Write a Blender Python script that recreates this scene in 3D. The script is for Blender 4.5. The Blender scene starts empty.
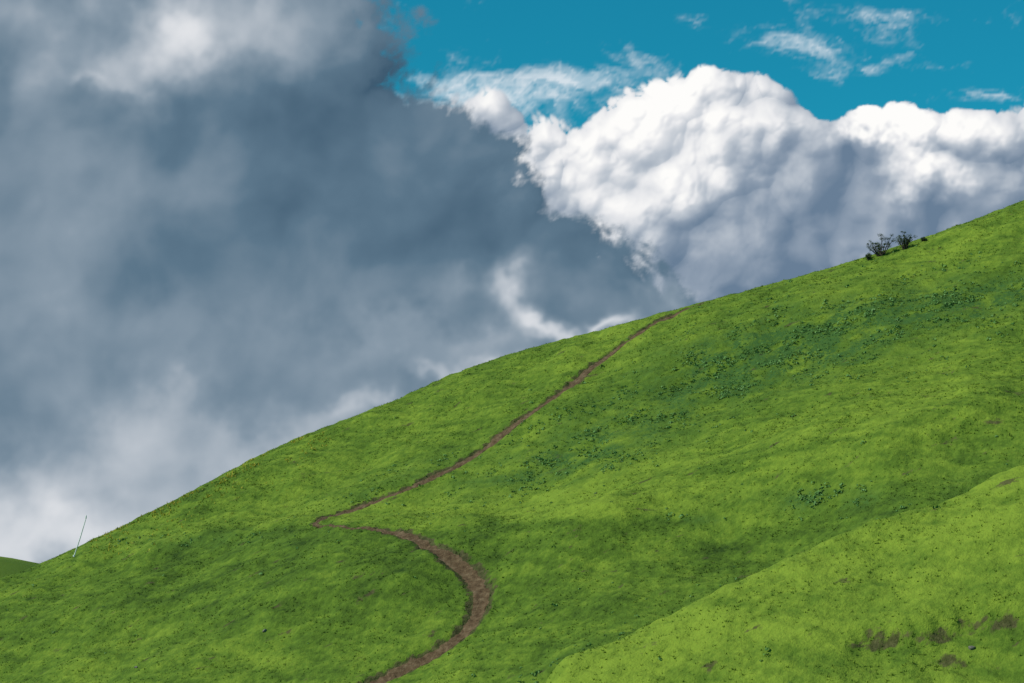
import bpy, math, numpy as np, time
from mathutils import Vector
rng=np.random.default_rng(7)
T0=time.time()
scene=bpy.context.scene
scene.view_settings.view_transform='Standard'; scene.view_settings.look='None'; scene.view_settings.exposure=0; scene.view_settings.gamma=1
W,Hh=1024,683
LENS=70.0; F=W*LENS/36.0
HOR=640.0
PITCH=math.atan((HOR-Hh/2)/F)
cp,sp=math.cos(PITCH),math.sin(PITCH)
# ---------------- camera ----------------
cd=bpy.data.cameras.new("camera"); cd.lens=LENS; cd.sensor_width=36; cd.clip_start=0.3; cd.clip_end=30000
cam=bpy.data.objects.new("camera",cd); scene.collection.objects.link(cam)
cam.location=(0,0,0); cam.rotation_euler=(math.pi/2+PITCH,0,0); scene.camera=cam

def pix2uv(px,py):
    a=(np.asarray(px,float)-W/2)/F; b=(Hh/2-np.asarray(py,float))/F
    dy=cp-b*sp; dz=sp+b*cp
    return a/dy, dz/dy
def xyz2pix(x,y,z):
    f=y*cp+z*sp; up=-y*sp+z*cp
    f=np.where(f<1,1,f)
    return W/2+F*x/f, Hh/2-F*up/f

# ---------------- numpy noise ----------------
def perlin(x,y,seed):
    r=np.random.default_rng(seed); n=256
    perm=r.permutation(n); perm=np.concatenate([perm,perm])
    ang=r.random(n)*2*np.pi; gx=np.cos(ang); gy=np.sin(ang)
    xi=np.floor(x).astype(int); yi=np.floor(y).astype(int)
    xf=x-xi; yf=y-yi; xi&=255; yi&=255
    def g(ix,iy,fx,fy):
        k=perm[perm[ix&255]+(iy&255)]
        return gx[k]*fx+gy[k]*fy
    u=xf**3*(xf*(xf*6-15)+10); v=yf**3*(yf*(yf*6-15)+10)
    a=g(xi,yi,xf,yf); b=g(xi+1,yi,xf-1,yf); c=g(xi,yi+1,xf,yf-1); d=g(xi+1,yi+1,xf-1,yf-1)
    return (a+(b-a)*u)*(1-v)+(c+(d-c)*u)*v
def fbm(x,y,seed,o=4,rough=.5):
    s=0;a=1
    for i in range(o):
        s=s+a*perlin(x*2**i+i*17.3,y*2**i-i*9.1,seed+i); a*=rough
    return s*1.4
def puff(x,y,seed,r0=.62,r1=.98,k=14.0):
    r=np.random.default_rng(seed); n=128
    jx=r.random((n,n)); jy=r.random((n,n)); rad=r0+(r1-r0)*r.random((n,n))
    xi=np.floor(x).astype(int); yi=np.floor(y).astype(int); best=np.zeros(x.shape)
    for a in(-1,0,1):
        for b in(-1,0,1):
            cx=xi+a; cy=yi+b; i=cx%n; j=cy%n
            d2=(x-cx-jx[i,j])**2+(y-cy-jy[i,j])**2
            h=np.sqrt(np.maximum(rad[i,j]**2-d2,0))
            best=np.log(np.exp(best*k)+np.exp(h*k)-1)/k
    return best
def sstep(t,a,b):
    t=np.clip((t-a)/(b-a),0,1); return t*t*(3-2*t)
def blur(a,s):
    r=int(3*s)+1; k=np.exp(-.5*(np.arange(-r,r+1)/s)**2); k/=k.sum()
    p=np.pad(a,r,mode='edge')
    n0=p.shape[0]; n1=p.shape[1]
    kf=lambda n: np.fft.rfft(np.concatenate([k[r:],np.zeros(n-len(k)),k[:r]]))
    p=np.fft.irfft(np.fft.rfft(p,axis=1)*kf(n1)[None,:],n1,axis=1)
    p=np.fft.irfft(np.fft.rfft(p,axis=0)*kf(n0)[:,None],n0,axis=0)
    return p[r:-r,r:-r]

# ---------------- terrain ----------------
h0,sx,sy=70.7,0.35,0.451
def satx(x): 
    return np.where(np.abs(x)<110,x,np.sign(x)*(110+90*np.tanh((np.abs(x)-110)/90)))
def plane(x,y): return -h0+sx*satx(x)+sy*y
ridge=[(-420,720),(-250,670),(-100,612),(0,579),(45,562),(80,546),(115,529),(150,512),(200,487),(250,460),(300,437),(350,418),(400,398),(450,375),
(500,357),(550,343),(600,330),(640,319),(700,303),(760,287),(820,271),(865,257),(920,239),(970,221),(1024,200),(1100,172),(1250,130),(1500,80)]
rp=np.array(ridge,float)
ru,rv=pix2uv(rp[:,0],rp[:,1])
ryr=h0/(sy+sx*ru-rv); rxr=ru*ryr
o=np.argsort(rxr); rxr_s,ryr_s=rxr[o],ryr[o]
def yr(x): return np.interp(x,rxr_s,ryr_s)
def softplus(t,w): return w*np.logaddexp(0,t/w)
def crest(pts,delta):
    p=np.array(pts,float); u,v=pix2uv(p[:,0],p[:,1])
    yy=(h0-delta)/(sy+sx*u-v); xx=u*yy
    o=np.argsort(xx); return xx[o],yy[o]
def crest_y(c,x): return (np.interp(x-3,*c)+np.interp(x,*c)+np.interp(x+3,*c))/3
def feat(pts,delta,wn,wf,fade=10):
    c=crest(pts,delta); xx=c[0]
    def f(x,y):
        d=y-crest_y(c,x)
        prof=np.where(d<0,np.exp(-(d/wn)**2),np.exp(-(d/wf)**2))
        s=lambda t:np.clip(t,0,1)**2*(3-2*np.clip(t,0,1))
        return delta*prof*s((x-xx[0])/fade)*s((xx[-1]-x)/fade)
    return f
SPUR=[(440,740),(500,712),(545,684),(620,652),(700,616),(780,582),(860,547),(940,514),(1024,476),(1150,420),(1350,340)]
BROW=[(60,566),(150,545),(230,531),(310,523),(400,529),(480,523),(560,518),(680,520),(760,524)]
FOLD=[(520,512),(600,500),(700,482),(850,445),(960,412),(1100,360)]
SD=10.5
cSP=crest(SPUR,SD)
feats=[feat(SPUR,SD,30,7.5,8),feat(BROW,1.9,11,4.5,12),feat(FOLD,2.0,7,12,12),
 feat([(-100,640),(60,610),(180,596),(300,590),(420,592),(500,600)],1.2,7,6,10),
 feat([(560,600),(640,575),(740,545),(820,520),(900,490)],-1.6,9,7,10)]
def sm_max(a,b,k):
    hh=np.clip(.5+.5*(a-b)/k,0,1); return b*(1-hh)+a*hh+k*hh*(1-hh)
def height(x,y):
    hill=plane(x,y)
    for f in feats: hill=hill+f(x,y)
    hill=hill+1.5*fbm(x/38,y/30,3,2)+0.5*fbm(x/9+4,y/7,11,3)
    hill=hill-0.95*softplus(y-yr(x),3.2)
    floor=-26+2.5*fbm(x/90,y/90,21,2)
    knoll=-1.75-.42*softplus(y-3,2.5)
    far=62*np.exp(-((x+232)/150)**2-((y-760)/190)**2)-30+ 30*np.exp(-((x-200)/300)**2-((y-900)/200)**2)
    z=sm_max(hill,floor,6); z=sm_max(z,far,4); z=sm_max(z,knoll,1.5)
    return z
def grow(start,end,n):
    t=np.linspace(0,1,n+1)[1:]; return start+(end-start)*(np.expm1(5*t)/np.expm1(5))
xs=np.concatenate([grow(-76,-7000,60)[::-1],np.linspace(-76,76,950),grow(76,7000,60)])
ys=np.concatenate([grow(-20,-5000,40)[::-1],np.linspace(-20,104,110)[:-1],np.linspace(104,236,820),np.linspace(236,330,80)[1:],grow(330,9000,70)])
X,Y=np.meshgrid(xs,ys)
Z=height(X,Y)
us=np.linspace(-.30,.30,500)
tu,tv=ru,rv; o2=np.argsort(tu)
def zint(x,y,Zg):
    ix=np.clip(np.searchsorted(xs,x)-1,0,len(xs)-2); iy=np.clip(np.searchsorted(ys,y)-1,0,len(ys)-2)
    fx=(x-xs[ix])/(xs[ix+1]-xs[ix]); fy=(y-ys[iy])/(ys[iy+1]-ys[iy])
    return (Zg[iy,ix]*(1-fx)+Zg[iy,ix+1]*fx)*(1-fy)+(Zg[iy+1,ix]*(1-fx)+Zg[iy+1,ix+1]*fx)*fy
yy=np.arange(150,300,.4)
for it in range(3):
    UU,YY=np.meshgrid(us,yy); vv=zint(UU*YY,YY,Z)/YY
    mx=vv.max(0); dv=np.interp(us,tu[o2],tv[o2])-mx
    k=np.ones(9)/9; dv=np.convolve(np.pad(dv,4,mode='edge'),k,'valid')
    yrr=yr(X); win=np.exp(-((Y-yrr)/26)**2)
    Z=Z+np.interp(X/np.maximum(Y,1),us,dv)*Y*win*(Y>60)
dense=((np.abs(X)<90)&(Y>90)&(Y<300)).astype(float)
tuss=fbm(X/.9,Y/.8,41,3,.6)
Z+=dense*(0.12*fbm(X/2.2,Y/1.6,31,3)+0.06*tuss)
def cast(px,py):
    px=np.atleast_1d(np.asarray(px,float)); py=np.atleast_1d(np.asarray(py,float))
    u,v=pix2uv(px,py); hit=np.full(px.shape,np.nan)
    for y in np.arange(96,262,.25):
        m=np.isnan(hit)
        if not m.any(): break
        z=zint(u[m]*y,np.full(m.sum(),y),Z)
        t=hit[m]; t[z>=v[m]*y]=y; hit[m]=t
    ok=~np.isnan(hit); hit=np.where(ok,hit,200)
    return u*hit,hit,zint(u*hit,hit,Z),ok
# small erosion scarps cut into the slope
SCM=np.zeros(X.shape)
for pts,dep,wn,wf in [([(830,652),(870,640),(910,637),(950,630),(1000,622),(1050,616)],.7,2.6,.9),([(905,668),(960,658),(1040,650)],.45,2.2,.8),([(885,450),(940,440),(1000,424)],.4,2.2,.8),([(250,606),(300,602),(350,604)],.35,1.6,.6)]:
    p=np.array(pts,float); a_,b_,c_,ok=cast(p[:,0],p[:,1]); o=np.argsort(a_); a_,b_=a_[o],b_[o]
    d=Y-np.interp(X,a_,b_)-.8*fbm(X/2,Y/2,881,3); wnd=sstep(X,a_[0],a_[0]+2.5)*(1-sstep(X,a_[-1]-2.5,a_[-1]))
    pr_=np.where(d<0,np.exp(-(d/wn)**2),np.exp(-(d/wf)**2))*wnd; Z-=dep*pr_; SCM=np.maximum(SCM,np.exp(-((d-.1)/1.0)**2)*wnd*dep)
PXg,PYg=xyz2pix(X,Y,Z)

# ---------------- path centreline ----------------
P=np.array([(700,304,.8),(683,310,.95),(665,319,1.05),(640,333,1.1),(610,354,1.15),(580,377,1.15),(550,400,1.15),(520,421,1.15),(495,441,1.1),(465,461,1.05),(430,479,1.0),
(400,492,.95),(360,507,.9),(335,515,.85),(316,522,.7),(318,526,.5),(345,528,.35),(372,529,.5),(395,533,.8),(415,539,1.0),(440,551,1.2),(462,566,1.35),(476,583,1.5),(481,600,1.55),(474,619,1.5),(458,637,1.45),(430,656,1.45),(402,670,1.45),(372,685,1.45),(330,705,1.45)],float)
cx,cy,cz,ok=cast(P[:,0],P[:,1])
def cr(a,n=14):
    a=np.concatenate([[2*a[0]-a[1]],a,[2*a[-1]-a[-2]]]); out=[]
    for i in range(1,len(a)-2):
        t=np.linspace(0,1,n,endpoint=False)
        p0,p1,p2,p3=a[i-1:i+3]
        out.append(.5*(2*p1+(p2-p0)*t+(2*p0-5*p1+4*p2-p3)*t**2+(3*p1-p0-3*p2+p3)*t**3))
    return np.concatenate(out+[[a[-2]]])
lx,ly,lw=cr(cx),cr(cy),cr(P[:,2])
seg=np.hypot(np.diff(lx),np.diff(ly)); s=np.concatenate([[0],np.cumsum(seg)])
sn=np.arange(0,s[-1],.22)
lx,ly,lw=np.interp(sn,s,lx),np.interp(sn,s,ly),np.interp(sn,s,lw)
k=np.ones(5)/5
lx[2:-2]=np.convolve(lx,k,'valid'); ly[2:-2]=np.convolve(ly,k,'valid')
lx+=.16*perlin(sn/2.3,sn*0,5); lw*=1+.35*perlin(sn/3.1,sn*0+9,15)
D=np.full(X.shape,99.0); WL=np.full(X.shape,1.0)
m=(np.abs(X)<60)&(Y>110)&(Y<240)
xm,ym=X[m],Y[m]
dm=np.full(xm.shape,99.0); wm=np.ones(xm.shape)
for i in range(0,len(lx),3):
    d=np.hypot(xm-lx[i],ym-ly[i]); b=d<dm; dm[b]=d[b]; wm[b]=lw[i]
D[m]=dm; WL[m]=wm
q=D/(WL*.5)
Z-=0.18*np.clip(WL,0.4,2)*np.exp(-(q/1.1)**4)
Z+=0.07*np.exp(-((q-1.7)/.5)**2)

def mesh_from(name,co,faces_flat,nper,mat,smooth=False):
    me=bpy.data.meshes.new(name); n=len(co); nf=len(faces_flat)//nper
    me.vertices.add(n); me.vertices.foreach_set("co",np.asarray(co,np.float32).ravel())
    me.loops.add(len(faces_flat)); me.loops.foreach_set("vertex_index",np.asarray(faces_flat,np.int32))
    me.polygons.add(nf); me.polygons.foreach_set("loop_start",np.arange(nf,dtype=np.int32)*nper)
    try: me.polygons.foreach_set("loop_total",np.full(nf,nper,np.int32))
    except Exception: pass
    me.polygons.foreach_set("use_smooth",np.full(nf,smooth))
    me.update(calc_edges=True); me.validate()
    if mat: me.materials.append(mat)
    ob=bpy.data.objects.new(name,me); scene.collection.objects.link(ob); return ob
def grid_faces(ny,nx,flip=False):
    ii=np.arange(nx*ny).reshape(ny,nx)
    L=[ii[:-1,:-1],ii[:-1,1:],ii[1:,1:],ii[1:,:-1]]
    if flip: L=L[::-1]
    return np.stack(L,-1).reshape(-1)

# ---------------- node helpers ----------------
class N:
    def __init__(s,nt): s.nt=nt; s.n=nt.nodes; s.l=nt.links
    def new(s,t,**k):
        nd=s.n.new(t)
        for a,b in k.items(): setattr(nd,a,b)
        return nd
    def put(s,sock,v):
        if isinstance(v,bpy.types.NodeSocket): s.l.new(v,sock)
        elif v is not None: sock.default_value=v
    def m(s,op,a,b=None,c=None,clamp=False):
        nd=s.new('ShaderNodeMath',operation=op,use_clamp=clamp)
        for i,v in enumerate((a,b,c)): s.put(nd.inputs[i],v)
        return nd.outputs[0]
    def v(s,op,a,b=None,scale=None):
        nd=s.new('ShaderNodeVectorMath',operation=op); s.put(nd.inputs[0],a); s.put(nd.inputs[1],b)
        if scale is not None: s.put(nd.inputs['Scale'],scale)
        return nd.outputs['Value'] if op in('LENGTH','DOT_PRODUCT') else nd.outputs[0]
    def noise(s,vec,scale,detail=4,rough=.5,dist=0,color=False):
        nd=s.new('ShaderNodeTexNoise'); s.put(nd.inputs['Vector'],vec)
        nd.inputs['Scale'].default_value=scale; nd.inputs['Detail'].default_value=detail; nd.inputs['Roughness'].default_value=rough; nd.inputs['Distortion'].default_value=dist
        return nd.outputs['Color' if color else 'Fac']
    def ss(s,x,a,b):
        nd=s.new('ShaderNodeMapRange',interpolation_type='SMOOTHSTEP'); s.put(nd.inputs['Value'],x)
        s.put(nd.inputs['From Min'],a); s.put(nd.inputs['From Max'],b); return nd.outputs[0]
    def mix(s,f,a,b,blend='MIX'):
        nd=s.new('ShaderNodeMix',data_type='RGBA',blend_type=blend); s.put(nd.inputs[0],f)
        for sock,v in((nd.inputs[6],a),(nd.inputs[7],b)):
            s.put(sock,v if isinstance(v,bpy.types.NodeSocket) else (*v,1)); 
        return nd.outputs[2]
    def ramp(s,f,stops):
        nd=s.new('ShaderNodeValToRGB'); s.put(nd.inputs[0],f); e=nd.color_ramp.elements
        while len(e)<len(stops): e.new(.5)
        for el,(p,c) in zip(e,stops): el.position=p; el.color=(*c,1)
        return nd.outputs[0]
    def attr(s,name):
        nd=s.new('ShaderNodeAttribute',attribute_name=name); return nd.outputs['Fac']
def srgb(r,g,b):
    f=lambda c:(c/255/12.92) if c/255<=.04045 else ((c/255+.055)/1.055)**2.4
    return (f(r),f(g),f(b))
def newmat(name,rough=.9,spec=.15):
    mt=bpy.data.materials.new(name); mt.use_nodes=True; b=mt.node_tree.nodes['Principled BSDF']
    b.inputs['Roughness'].default_value=rough; b.inputs['Specular IOR Level'].default_value=spec
    return mt,N(mt.node_tree),b

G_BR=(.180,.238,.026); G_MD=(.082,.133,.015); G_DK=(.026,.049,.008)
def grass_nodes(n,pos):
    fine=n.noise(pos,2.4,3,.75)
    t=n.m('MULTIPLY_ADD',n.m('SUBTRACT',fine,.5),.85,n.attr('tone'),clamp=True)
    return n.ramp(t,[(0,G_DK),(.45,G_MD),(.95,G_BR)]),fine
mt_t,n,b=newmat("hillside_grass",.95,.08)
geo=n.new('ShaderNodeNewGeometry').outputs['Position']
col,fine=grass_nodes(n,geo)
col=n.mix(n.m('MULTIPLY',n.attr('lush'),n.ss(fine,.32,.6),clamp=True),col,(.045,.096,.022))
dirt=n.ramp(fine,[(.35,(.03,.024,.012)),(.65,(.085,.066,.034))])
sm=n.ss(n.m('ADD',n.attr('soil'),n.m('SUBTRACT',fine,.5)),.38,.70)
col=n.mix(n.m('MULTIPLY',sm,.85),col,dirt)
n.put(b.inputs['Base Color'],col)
bp=n.new('ShaderNodeBump'); bp.inputs['Strength'].default_value=1; bp.inputs['Distance'].default_value=.20
n.put(bp.inputs['Height'],n.noise(geo,1.6,3,.75)); n.l.new(bp.outputs[0],b.inputs['Normal'])

nx,ny=len(xs),len(ys)
hill=mesh_from("grassy_hillside",np.stack([X,Y,Z],-1).reshape(-1,3),grid_faces(ny,nx),4,mt_t,True)
def spots(px,py,L):
    s=np.zeros_like(px)
    for (a,b_,rx,ry,st,*r) in L:
        th=math.radians(r[0]) if r else 0
        dx=px-a; dy=py-b_; c,s_=math.cos(th),math.sin(th)
        s=s+st*np.exp(-((dx*c-dy*s_)/rx)**2-((dx*s_+dy*c)/ry)**2)
    return s
def band(px,py,pts,up,dn,su,sd_,soft=4,fade=60,wob=7,seed=1):
    p=np.array(pts,float); yl=np.interp(px,p[:,0],p[:,1])+wob*fbm(px/40,py/40,seed,3)
    d=py-yl; a=sstep(-d,-soft,soft)
    w=sstep(px,p[0,0],p[0,0]+fade)*(1-sstep(px,p[-1,0]-fade,p[-1,0]))
    return w*(a*su*np.exp(-(d/up)**2)+(1-a)*sd_*np.exp(-(d/dn)**2))
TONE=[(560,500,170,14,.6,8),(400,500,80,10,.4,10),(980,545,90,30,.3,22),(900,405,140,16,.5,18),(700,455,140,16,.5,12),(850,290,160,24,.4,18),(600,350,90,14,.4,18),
 (250,600,190,40,-.5,0),(90,640,120,35,-.2,0),(560,600,90,40,-.4,0),(880,505,110,16,-.4,22),(760,540,110,16,-.3,18),(460,560,60,20,-.3),(940,445,80,16,-.5,15),(250,500,100,14,.2,20),(930,645,120,14,-.8,8),(420,640,60,30,.2),(700,650,80,20,.3)]  # broad lit bands and shaded ground, painted into the grass tone
SO=[(935,632,95,8,.55,8),(975,655,60,6,.5),(870,646,50,6,.5),(940,437,60,6,.6,14),(600,572,60,8,.4),(300,606,60,8,.4),(170,610,50,8,.4),(265,630,14,4,.8),(640,560,70,6,.3),(1000,400,40,8,.5,15),(480,640,20,10,.4),(400,560,60,8,.4),(60,600,50,6,.4)]
LU=[(860,325,150,34,1.1,12),(980,300,60,14,.9,15),(760,360,90,28,1.0,12),(620,425,120,32,.7,22),(560,465,120,15,.5,15),(830,500,50,12,1.0),(690,520,30,4,.8),(400,480,80,12,.4,20),(200,540,100,8,.3)]
def addattr(ob,name,a):
    at=ob.data.attributes.new(name,'FLOAT','POINT'); at.data.foreach_set('value',np.asarray(a,np.float32).ravel())
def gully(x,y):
    """lush hollow behind the nearer fold, painted shaded, and its crest, painted lit (metres from the crest line)"""
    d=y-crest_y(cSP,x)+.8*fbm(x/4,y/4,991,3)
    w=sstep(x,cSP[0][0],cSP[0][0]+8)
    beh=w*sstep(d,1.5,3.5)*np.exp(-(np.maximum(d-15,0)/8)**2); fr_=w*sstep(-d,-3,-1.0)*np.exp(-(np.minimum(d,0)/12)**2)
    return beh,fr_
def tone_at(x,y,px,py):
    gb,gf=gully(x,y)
    t=spots(px,py,TONE)-1.35*gb+1.1*gf+band(px,py,BROW,20,34,.5,-.6,6,80,8,6)+band(px,py,FOLD,16,18,-.4,.5,6,120,8,8)  # light and shade painted as tone at hollow, crest, brow and fold
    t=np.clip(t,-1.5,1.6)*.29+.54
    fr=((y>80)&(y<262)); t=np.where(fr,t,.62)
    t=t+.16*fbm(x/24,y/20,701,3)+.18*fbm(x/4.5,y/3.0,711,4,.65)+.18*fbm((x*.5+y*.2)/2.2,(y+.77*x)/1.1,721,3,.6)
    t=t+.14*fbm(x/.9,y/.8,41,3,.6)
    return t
front=(Y>80)&(Y<262)
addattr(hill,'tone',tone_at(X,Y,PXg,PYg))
so_=np.where(front,spots(PXg,PYg,SO)*.5+.42*SCM,0)+.70*fbm(X/3.4,Y/1.5,731,5,.65)-.16
pm=np.clip(1.5-q*.72+.5*fbm(X/.8,Y/.8,741,3),0,1)*(D<90)
gB,gF=gully(X,Y)
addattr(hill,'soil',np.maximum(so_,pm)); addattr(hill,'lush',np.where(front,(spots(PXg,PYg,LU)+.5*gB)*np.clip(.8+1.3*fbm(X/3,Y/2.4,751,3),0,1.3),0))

# ---------------- dirt path strip ----------------
tx=np.gradient(lx); ty=np.gradient(ly); tl=np.hypot(tx,ty); tx/=tl; ty/=tl
M=11; co=[]
for j in range(M):
    f=(j/(M-1)-.5)*.80
    edge=abs(f)>.38
    jit=(.16*perlin(sn/.9,np.full(sn.shape,j*3.3),61)+.14*perlin(sn/.35,np.full(sn.shape,j*1.3),62)) if edge else 0
    off=(f+jit*np.sign(f)*1.4)*lw
    x=lx-ty*off; y=ly+tx*off
    z=zint(x,y,Z)+.028+ (.02 if not edge else -.02)+.015*perlin(x*3,y*3,64)
    co.append(np.stack([x,y,z],-1))
co=np.stack(co,1); nn=len(lx)
mt_p,n,b=newmat("packed_dirt",.95,.1)
g=n.new('ShaderNodeNewGeometry').outputs['Position']
c=n.ramp(n.noise(g,1.6,4,.75),[(.3,(.05,.027,.014)),(.5,(.11,.066,.036)),(.72,(.19,.125,.075))])
n.put(b.inputs['Base Color'],c)
bp=n.new('ShaderNodeBump'); bp.inputs['Strength'].default_value=.9; bp.inputs['Distance'].default_value=.15
n.put(bp.inputs['Height'],n.noise(g,3,3,.7)); n.l.new(bp.outputs[0],b.inputs['Normal'])
mesh_from("dirt_path",co.reshape(-1,3),grid_faces(nn,M),4,mt_p,True)

# ---------------- grass tufts ----------------
def on_path(x,y):
    ix=np.clip(np.searchsorted(xs,x),0,nx-1); iy=np.clip(np.searchsorted(ys,y),0,ny-1)
    return q[iy,ix]
def blades(name,x,y,hgt,spread,nb,mat,wid=.05,seed=1):
    r=np.random.default_rng(seed); n_=len(x)
    z=zint(x,y,Z)
    x=np.repeat(x,nb);y=np.repeat(y,nb);z=np.repeat(z,nb);hh=np.repeat(hgt,nb)*(.6+.6*r.random(n_*nb)); spd=np.repeat(spread,nb)
    a=r.random(n_*nb)*2*np.pi; lean=spd*(.3+r.random(n_*nb))
    bx=x+np.cos(a)*spd*.35; by=y+np.sin(a)*spd*.35
    wa=a+np.pi/2; w=wid*(.6+.8*r.random(n_*nb))
    p0=np.stack([bx-np.cos(wa)*w,by-np.sin(wa)*w,z-.04],-1); p1=np.stack([bx+np.cos(wa)*w,by+np.sin(wa)*w,z-.04],-1)
    p2=np.stack([bx+np.cos(a)*lean,by+np.sin(a)*lean,z+hh],-1)
    co=np.stack([p0,p1,p2],1).reshape(-1,3)
    return mesh_from(name,co,np.arange(len(co)),3,mat)
nT=130000
x=rng.uniform(-68,68,nT); y=rng.uniform(104,236,nT)
dens=fbm(x/5,y/4,77,3)+.5*fbm(x/1.2,y/1.2,78,2)
keep=(np.abs(x/y)<.285)&(y<yr(x)+4)&(on_path(x,y)>1.15)&(rng.random(nT)<np.clip(.5+dens*.9,.05,1))
x,y=x[keep],y[keep]
mt_g,n,b=newmat("grass_blades",.8,.15)
g=n.new('ShaderNodeNewGeometry').outputs['Position']
gc,_=grass_nodes(n,g); n.put(b.inputs['Base Color'],gc)
gr=blades("grass",x,y,.05+.09*rng.random(len(x)),.10+.08*rng.random(len(x)),4,mt_g,.035,3)
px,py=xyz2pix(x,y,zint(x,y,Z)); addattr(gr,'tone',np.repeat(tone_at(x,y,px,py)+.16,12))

# ---------------- broadleaf weeds ----------------
def leaf_clumps(name,x,y,rad,nl,mat,seed=1,leaf=.09):
    r=np.random.default_rng(seed); k=len(x); z=np.repeat(zint(x,y,Z),nl)
    X_=np.repeat(x,nl);Y_=np.repeat(y,nl);R=np.repeat(rad,nl)
    d=r.normal(size=(k*nl,3)); d/=np.linalg.norm(d,axis=1)[:,None]; d[:,2]=np.abs(d[:,2])*.75
    rr=R*(.55+.5*r.random(k*nl))
    c=np.stack([X_,Y_,z],-1)+d*rr[:,None]
    t=np.cross(d,r.normal(size=(k*nl,3))); t/=np.linalg.norm(t,axis=1)[:,None]
    bb=np.cross(t,d+.6*r.normal(size=(k*nl,3))); bb/=np.linalg.norm(bb,axis=1)[:,None]
    s_=leaf*(.6+.9*r.random(k*nl))[:,None]*np.clip(R/.3,.6,2)[:,None]
    co=np.stack([c-t*s_,c-bb*s_*.6,c+t*s_,c+bb*s_*.6],1).reshape(-1,3)
    return mesh_from(name,co,np.arange(len(co)),4,mat)
nW=90000
px=rng.uniform(-10,1034,nW);py=rng.uniform(200,690,nW)
x,y,z,ok=cast(px,py); gb,gf=gully(x,y)
pr=spots(px,py,LU)+.7*gb*(px<760); cl=fbm(x/4.5,y/3.2,91,4,.6)
keep=(rng.random(nW)<np.clip(pr*.55*(.35+2.2*cl),0,1)+.0012)&ok&(on_path(x,y)>1.3)&(y<yr(x)-1)&~((px>800)&(py>540)); x,y=x[keep],y[keep]
mt_w,n,b=newmat("weed_leaves",.6,.2)
g=n.new('ShaderNodeNewGeometry').outputs['Position']
n.put(b.inputs['Base Color'],n.ramp(n.noise(g,1.5,3,.6),[(.3,(.065,.145,.030)),(.7,(.13,.24,.058))]))
leaf_clumps("broadleaf_weeds",x,y,.12+.22*rng.random(len(x))**2,12,mt_w,5,.10)
px=rng.uniform(90,330,900); py=np.interp(px,rp[:,0],rp[:,1])+rng.exponential(9,900)+1
x,y,z,ok=cast(px,py); x,y=x[ok],y[ok]
kk=fbm(x/4,y/4,95,2)>-.05; x,y=x[kk],y[kk]
mt_f,n,b=newmat("flower_petals",.7,.2); b.inputs['Base Color'].default_value=(.42,.33,.03,1)
blades("wildflowers",x,y,.18+.15*rng.random(len(x)),.15+0*x,3,mt_f,.05,8)

# ---------------- rocks ----------------
mt_r,n,b=newmat("stone",.9,.2)
g=n.new('ShaderNodeNewGeometry').outputs['Position']
n.put(b.inputs['Base Color'],n.ramp(n.noise(g,3,5,.7),[(.3,(.08,.07,.05)),(.7,(.20,.18,.15))]))
import bmesh
def rock(px,py,s,seed):
    x,y,z,ok=cast([px],[py]); bm=bmesh.new(); bmesh.ops.create_icosphere(bm,subdivisions=3,radius=1)
    r=np.random.default_rng(seed); pl=r.normal(size=(14,3)); pl/=np.linalg.norm(pl,axis=1)[:,None]; dd=.6+.3*r.random(14)
    for v in bm.verts:
        c=np.array(v.co); sc=1
        for a,d in zip(pl,dd):
            t=c@a
            if t>d: sc=min(sc,d/t)
        v.co=Vector((c[0]*sc*s*1.3,c[1]*sc*s,c[2]*sc*s*.7))
    me=bpy.data.meshes.new("rock"); bm.to_mesh(me); bm.free(); me.materials.append(mt_r)
    ob=bpy.data.objects.new("rock",me); ob.location=(x[0],y[0],z[0]+s*.05); ob.rotation_euler=(0,0,seed); scene.collection.objects.link(ob)
for i,(a,b_,s_) in enumerate([(265,632,.24),(136,668,.2),(972,648,.22)]): rock(a,b_,s_,i+1)

# ---------------- bushes ----------------
mt_b,n,b=newmat("bark",.9,.1); b.inputs['Base Color'].default_value=(.05,.038,.028,1)
mt_l,n,b=newmat("bush_leaves",.7,.2)
g=n.new('ShaderNodeNewGeometry').outputs['Position']
n.put(b.inputs['Base Color'],n.ramp(n.noise(g,2.2,3,.6),[(.3,(.028,.042,.016)),(.7,(.085,.11,.034))]))
def tube(pts,rad,ns=6):
    co=[];fc=[]
    for i,(p,r) in enumerate(zip(pts,rad)):
        d=(pts[min(i+1,len(pts)-1)]-pts[max(i-1,0)]).normalized(); a=d.orthogonal().normalized(); b_=d.cross(a)
        for k in range(ns):
            t=2*math.pi*k/ns; co.append(p+(a*math.cos(t)+b_*math.sin(t))*r)
    for i in range(len(pts)-1):
        for k in range(ns): fc.append((i*ns+k,i*ns+(k+1)%ns,(i+1)*ns+(k+1)%ns,(i+1)*ns+k))
    return co,fc
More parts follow.
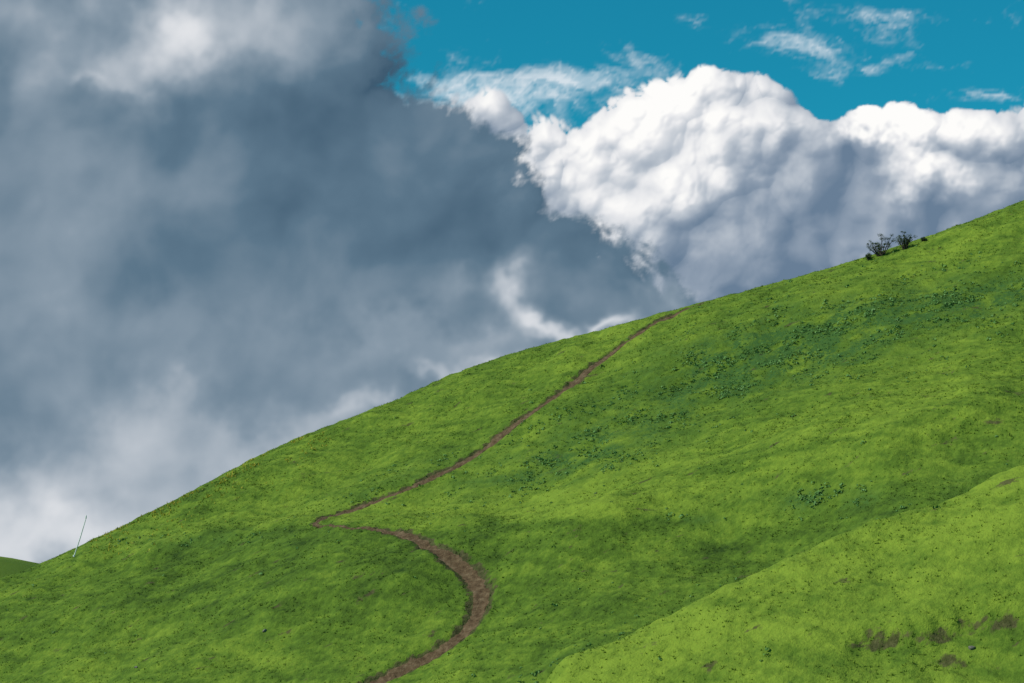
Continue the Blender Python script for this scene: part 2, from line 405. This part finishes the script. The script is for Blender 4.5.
def bush(px,py,wd,ht,seed,nst=10):
    r=np.random.default_rng(seed); x,y,z,ok=cast([px],[py]); x0,y0,z0=x[0],y[0],z[0]
    V=[];Fc=[];MI=[]
    def add(co,fc,mi):
        o_=len(V); V.extend(co); Fc.extend([tuple(i+o_ for i in f) for f in fc]); MI.extend([mi]*len(fc))
    tips=[]
    for i in range(nst):
        a=r.random()*2*math.pi; rr=wd*.5*math.sqrt(r.random()); top=Vector((math.cos(a)*rr,math.sin(a)*rr,ht*(.35+.65*r.random())*(1-.3*(rr/(wd*.5))**2)))
        pts=[];rad=[]
        for k in range(7):
            t=k/6; pts.append(Vector((top.x*t**.8+.08*r.normal()*t,top.y*t**.8+.08*r.normal()*t,top.z*t-.2*(1-t)))); rad.append(.07*(1-t)+.014)
        add(*tube(pts,rad),0); tips+= [pts[-1],pts[-2],pts[-3]]
        for j in range(3):
            st=pts[3+j%3]; e=st+Vector(r.normal(size=3)*.28*wd*.35)+Vector((0,0,.12*ht)); add(*tube([st,(st+e)/2,e],[.022,.016,.009],4),0); tips.append(e)
    for t in tips:
        if r.random()<.2: continue
        cr_=.12+.20*r.random()
        for j in range(50):
            d=Vector(r.normal(size=3)); d.normalize(); c=t+Vector((d.x,d.y,d.z*.7))*cr_*(r.random()**.4)
            if c.z<.0: continue
            a=Vector(r.normal(size=3)).normalized(); b2=a.orthogonal().normalized(); s_=.035+.035*r.random()
            add([c-a*s_,c-b2*s_*.55,c+a*s_,c+b2*s_*.55],[(0,1,2,3)],1)
    me=bpy.data.meshes.new("bush"); me.from_pydata([tuple(v) for v in V],[],Fc); me.materials.append(mt_b); me.materials.append(mt_l)
    me.polygons.foreach_set('material_index',MI); me.update()
    ob=bpy.data.objects.new("bush",me); ob.location=(x0,y0,z0-.05); scene.collection.objects.link(ob)
bush(881,256,3.0,2.7,4,11); bush(905,249,2.3,2.2,9,9); bush(869,260,1.0,1.1,12,5); bush(925,241,.8,.45,15,4)

# ---------------- leaning pole ----------------
mt_o,n,b=newmat("weathered_wood",.8,.2)
g=n.new('ShaderNodeNewGeometry').outputs['Position']
n.put(b.inputs['Base Color'],n.ramp(n.noise(n.v('MULTIPLY',g,(6,6,1)),2,3),[(.3,(.5,.48,.45)),(.7,(.75,.73,.70))]))
x,y,z,ok=cast([74],[557]); base=Vector((x[0],y[0],z[0]))
H_=4.1; tp=Vector((1.15,0,H_))
co,fc=tube([Vector((0,0,-.4)),Vector((0,0,0)),tp*.5+Vector((.03,0,0)),tp],[.06,.06,.055,.045],10)
o_=len(co); c2,f2=tube([tp*.97,tp*.97+Vector((0,0,.22)),tp+Vector((0,0,.24))],[.075,.075,.02],10); co+=c2; fc+=[tuple(i+o_ for i in f) for f in f2]
o_=len(co); c2,f2=tube([Vector((0,0,-.1)),Vector((.0,0,.18))],[.13,.10],10); co+=c2; fc+=[tuple(i+o_ for i in f) for f in f2]
me=bpy.data.meshes.new("leaning_pole"); me.from_pydata([tuple(v) for v in co],[],fc); me.materials.append(mt_o)
ob=bpy.data.objects.new("leaning_pole",me); ob.location=base; scene.collection.objects.link(ob)

# ---------------- clouds (emissive relief sheets; sun and shade computed here and painted into their brightness) -------------
def cloud_mat(name,cols):
    mt=bpy.data.materials.new(name); mt.use_nodes=True; nt=mt.node_tree; nt.nodes.clear(); n=N(nt)
    em=n.new('ShaderNodeEmission'); n.put(em.inputs[0],n.ramp(n.attr('painted_light'),cols))
    tp_=n.new('ShaderNodeBsdfTransparent'); m2=n.new('ShaderNodeMixShader'); n.put(m2.inputs[0],n.attr('opacity'))
    n.l.new(tp_.outputs[0],m2.inputs[1]); n.l.new(em.outputs[0],m2.inputs[2])
    o_=n.new('ShaderNodeOutputMaterial'); n.l.new(m2.outputs[0],o_.inputs[0])
    mt.cycles.emission_sampling='NONE'
    return mt
def cloud_mesh(name,PX,PY,dist,relief,alpha,val,mat):
    u,v=pix2uv(PX,PY); r=dist*(1-relief/F)/np.sqrt(1+u*u+v*v)
    ob=mesh_from(name,np.stack([u*r,r,v*r],-1).reshape(-1,3),grid_faces(*PX.shape,flip=True),4,mat,True)
    addattr(ob,'opacity',np.clip(alpha,0,1)); addattr(ob,'painted_light',np.clip(val,0,1)); return ob
def wrap(R,step,l=(-.58,.66,.48),w=.35):
    gy_,gx_=np.gradient(R,step); nn_=np.sqrt(1+gx_**2+gy_**2)
    return np.clip(((-gx_)*l[0]+(gy_)*l[1]+l[2])/nn_*(1-w)+w,0,1)
def occl(R,step,dists,slope=.55):
    s=0
    for d in dists:
        k=int(round(d*.66/step)); j=int(round(d*.75/step))
        Rs=np.roll(np.roll(R,k,axis=1),j,axis=0)
        s=s+1/(1+np.exp(-(Rs-R-d*slope)/(d*.22)))
    return s/len(dists)
# cumulus
st=1.2
CU=[(690,128,60,60,1.05),(738,122,50,54,1.0),(780,134,36,42,.85),(645,155,60,66,1.0),(600,190,80,60,.9),(548,165,60,42,.6),(705,200,115,95,1.3),(812,178,46,52,.9),(790,240,130,90,1.2),
 (868,138,42,30,.9),(915,128,46,24,.85),(960,132,40,24,.85),(1005,142,44,32,.9),(935,168,56,44,1.1),(895,215,110,75,1.0),(850,192,60,48,1.0),(1010,195,70,58,1.1),(1080,160,90,70,1.1),(720,300,240,95,1.2),(520,205,80,80,.7),(480,140,60,40,.4),(1200,200,150,90,1.0),(1330,220,120,90,.8)]
CX,CY=np.meshgrid(np.arange(380,1500,st),np.arange(-60,640,st))
wx=CX/100+.10*fbm(CX/90,CY/90,201,2); wy=CY/100+.10*fbm(CX/90,CY/90,211,2)
f=np.full(CX.shape,-3.0)
for(a,b_,rx,ry,ht) in CU:
    g_=ht*(1-((wx*100-a)/rx)**2-((wy*100-b_)/ry)**2); f=np.log(np.exp(9*f)+np.exp(9*g_))/9
f=np.clip(f,-2,1.3)
p1=puff(wx*2.0+.3,wy*2.0,311,.5,.98,20)
w2x=wx+.03*fbm(wx*3,wy*3,221,2); w2y=wy+.03*fbm(wx*3,wy*3,231,2)
p2=puff(w2x*4.1,w2y*4.1,312,.5,.95,20); p3=puff(w2x*8.5,w2y*8.5,313,.5,.95,20); 
w3x=w2x+.012*fbm(wx*14,wy*14,225,2); w3y=w2y+.012*fbm(wx*14,wy*14,235,2)
p4=puff(w3x*17,w3y*17,314,.5,.95,20)
ed=f+.38*(p1-.5)+.34*(p2-.5)+.20*(p3-.5)+.10*(p4-.5)+.07*fbm(wx*9,wy*9,241,3)
al=sstep(ed,-.03,.15)*sstep(CX,380,440)*(1-sstep(CX,1400,1490))
body=np.sqrt(np.maximum(blur(ed,4),0)+.03)
low=fbm(wx*1.2,wy*1.2,251,3); soft=sstep(low,-.35,.25)
Rb=80*body+42*p1
Rd=Rb+blur(21*p2*(.5+.5*soft)+10*p3*(.3+.7*soft)+4*p4*soft+2.5*fbm(wx*9,wy*9,261,4,.6),1.0)
oc=occl(blur(Rd,3),st,(10,20,40,70,110),.40)
L=.42*wrap(Rd,st)+.30*wrap(blur(Rd,5),st)+.28*wrap(blur(Rb,16),st)
L=L-.45*oc+.012*(Rd-blur(Rd,12))
inside=(al>.5)&(CY<320)&(CX<1040); lo,hi=np.percentile(L[inside],[5,93]); L=(L-lo)/(hi-lo)
jx=wx*100+18*fbm(CX/40,CY/40,291,4,.6); jy=wy*100+18*fbm(CX/40,CY/40,295,4,.6)
shade=np.clip(spots(jx,jy,[(838,185,55,50,1.1),(858,150,22,26,.8),(775,240,120,40,.85),(1020,225,70,45,1.0),(915,225,70,34,.9),(1000,162,30,18,.7),(720,290,140,34,1.0),(745,195,40,26,.45),(985,190,30,20,.4),(800,140,18,30,.4)]),0,1.1)
L=L*(1-.5*np.clip(shade,0,1))+blur(L,4)*.5*np.clip(shade,0,1)
val=.22+.62*L*(1-.25*shade)-.26*shade+.05*fbm(wx*3,wy*3,271,5,.6)+spots(jx,jy,[(685,115,70,50,.26),(580,175,60,40,.16),(935,168,46,24,.40),(880,118,50,14,.36),(940,122,50,12,.2),(690,175,50,40,.10),(630,215,50,30,.10)])
mcu=cloud_mat("cumulus_vapour",[(0,srgb(104,126,150)),(.3,srgb(142,157,175)),(.58,srgb(188,196,206)),(.82,srgb(232,233,236)),(1,srgb(254,253,251))])
cloud_mesh("cumulus_cloud",CX,CY,8000,Rd,al,val,mcu)
# storm cloud bank
st=1.6
bd=np.array([(-300,330),(-80,350),(0,392),(40,412),(80,436),(105,470),(130,505),(150,532),(185,548),(212,578),(228,615),(252,643),(275,667),(300,697),(330,740),(420,900),(660,1400)],float)
DX,DY=np.meshgrid(np.arange(-560,1100,st),np.arange(-220,650,st))
wx=DX/100+.20*fbm(DX/170,DY/170,401,2); wy=DY/100+.20*fbm(DX/170,DY/170,411,2)
xb=np.interp(DY,bd[:,0],bd[:,1])
w2x=wx+.05*fbm(wx*2.4,wy*2.4,405,3); w2y=wy+.05*fbm(wx*2.4,wy*2.4,415,3)
q1=puff(w2x*1.15,w2y*1.15,501,.5,.98); q2=puff(w2x*2.3,w2y*2.3,502,.5,.98); q3=puff(w2x*4.9,w2y*4.9,503,.5,.98); q4=puff(w2x*10,w2y*10,504)
fb1=fbm(wx*.9,wy*.9,421,5,.55)
fd=(xb-DX)/100+.30*(q1-.6)+.34*(q2-.6)+.22*(q3-.6)+.11*(q4-.6)+.20*fbm(wx*4,wy*4,431,6,.62)
al=sstep(fd,-.10,.30)*sstep(DX,-560,-420)*sstep(DY,-220,-120)
e_=np.clip(fd,0,1.2)
upl=sstep(-DY,-190,-30)*sstep(-DX,-420,-150)
R=60*np.sqrt(blur(e_,3)+.02)+40*q1+(16*np.exp(-.8*e_)+10*upl)*q2+(6*np.exp(-1.6*e_)+4*upl)*q3+30*fb1
L=.35*wrap(blur(R,3),st)+.65*wrap(blur(R,14),st)-.30*occl(blur(R,6),st,(20,45,90,150),.5)
m_=blur(L,60); L=(L-m_); L/=np.percentile(np.abs(L),90)
cx_=DX+55*fbm(DX/110,DY/110,471,5,.52); cy_=DY+42*fbm(DX/110,DY/110,481,5,.52)
edgef=np.exp(-(e_/.5)**2)
val=.31+(.055+.05*edgef+.045*upl)*L+.08*fbm(wx*.8,wy*.8,461,4,.5)+.03*fbm(wx*2,wy*2,463,5,.55)-.07*edgef+spots(cx_,cy_,[(60,20,220,60,.22),(150,35,60,36,.30),(95,75,30,16,.24),(260,20,110,45,.18),(30,260,110,120,.12),(330,140,160,80,-.13),(450,220,120,60,-.07),(560,255,120,50,-.10),(200,380,120,50,.05),
 (510,312,36,26,.48),(570,330,60,12,.50),(650,285,40,16,.18),(340,402,38,22,.34),(430,350,120,26,.20),(250,440,120,40,.28),(60,500,280,70,.28),(20,560,260,60,.42),(130,330,140,40,.08),(470,375,60,12,.35)])
mdk=cloud_mat("storm_cloud_vapour",[(0,srgb(62,90,112)),(.25,srgb(92,118,138)),(.5,srgb(136,153,168)),(.75,srgb(186,194,203)),(1,srgb(234,235,238))])
cloud_mesh("storm_cloud",DX,DY,6000,R*.5,al,val,mdk)
# thin high cirrus
CX,CY=np.meshgrid(np.arange(380,1400,2.5),np.arange(-150,260,2.5))
wx=CX/100+.35*fbm(CX/130,CY/90,601,5,.6); wy=CY/100+.18*fbm(CX/130,CY/90,611,5,.6)
ci=fbm(wx*1.3,wy*3.2,629,8,.68)
ca=sstep(ci*.6+spots(CX,CY,[(800,45,80,20,1.0,-8),(885,15,50,8,.75,-6),(600,76,90,16,1.0,4),(455,80,45,30,.9),(520,104,100,24,1.3),(850,74,50,9,.6),(1005,94,50,9,.8),(1250,40,120,30,.6)]),.35,1.8)*.9
mci=cloud_mat("cirrus_vapour",[(0,srgb(165,200,218)),(1,srgb(222,231,238))])
cloud_mesh("cirrus_cloud",CX,CY,11000,ci*3,ca,.5+ci*.8,mci)

# ---------------- sun ----------------
Ls=Vector((-.74,-.24,.61)).normalized()
sd=bpy.data.lights.new("sun",'SUN'); sd.energy=4.2; sd.angle=math.radians(.5); sd.color=(1,.95,.86)
so=bpy.data.objects.new("sun",sd); so.rotation_euler=Ls.to_track_quat('Z','Y').to_euler(); scene.collection.objects.link(so)

# ---------------- world ----------------
w=bpy.data.worlds.new("World"); scene.world=w; w.use_nodes=True; w.node_tree.nodes.clear(); n=N(w.node_tree)
sky=n.new('ShaderNodeTexSky'); sky.sky_type='NISHITA'; sky.sun_disc=False
sky.sun_elevation=math.asin(Ls.z); sky.sun_rotation=math.atan2(Ls.x,Ls.y)
skc=n.mix(1.0,sky.outputs[0],(.06,.87,.92),'MULTIPLY')
nd=n.new('ShaderNodeBackground'); n.put(nd.inputs[0],skc); nd.inputs[1].default_value=.108
out=n.new('ShaderNodeOutputWorld'); n.l.new(nd.outputs[0],out.inputs[0])
print("script time",time.time()-T0)
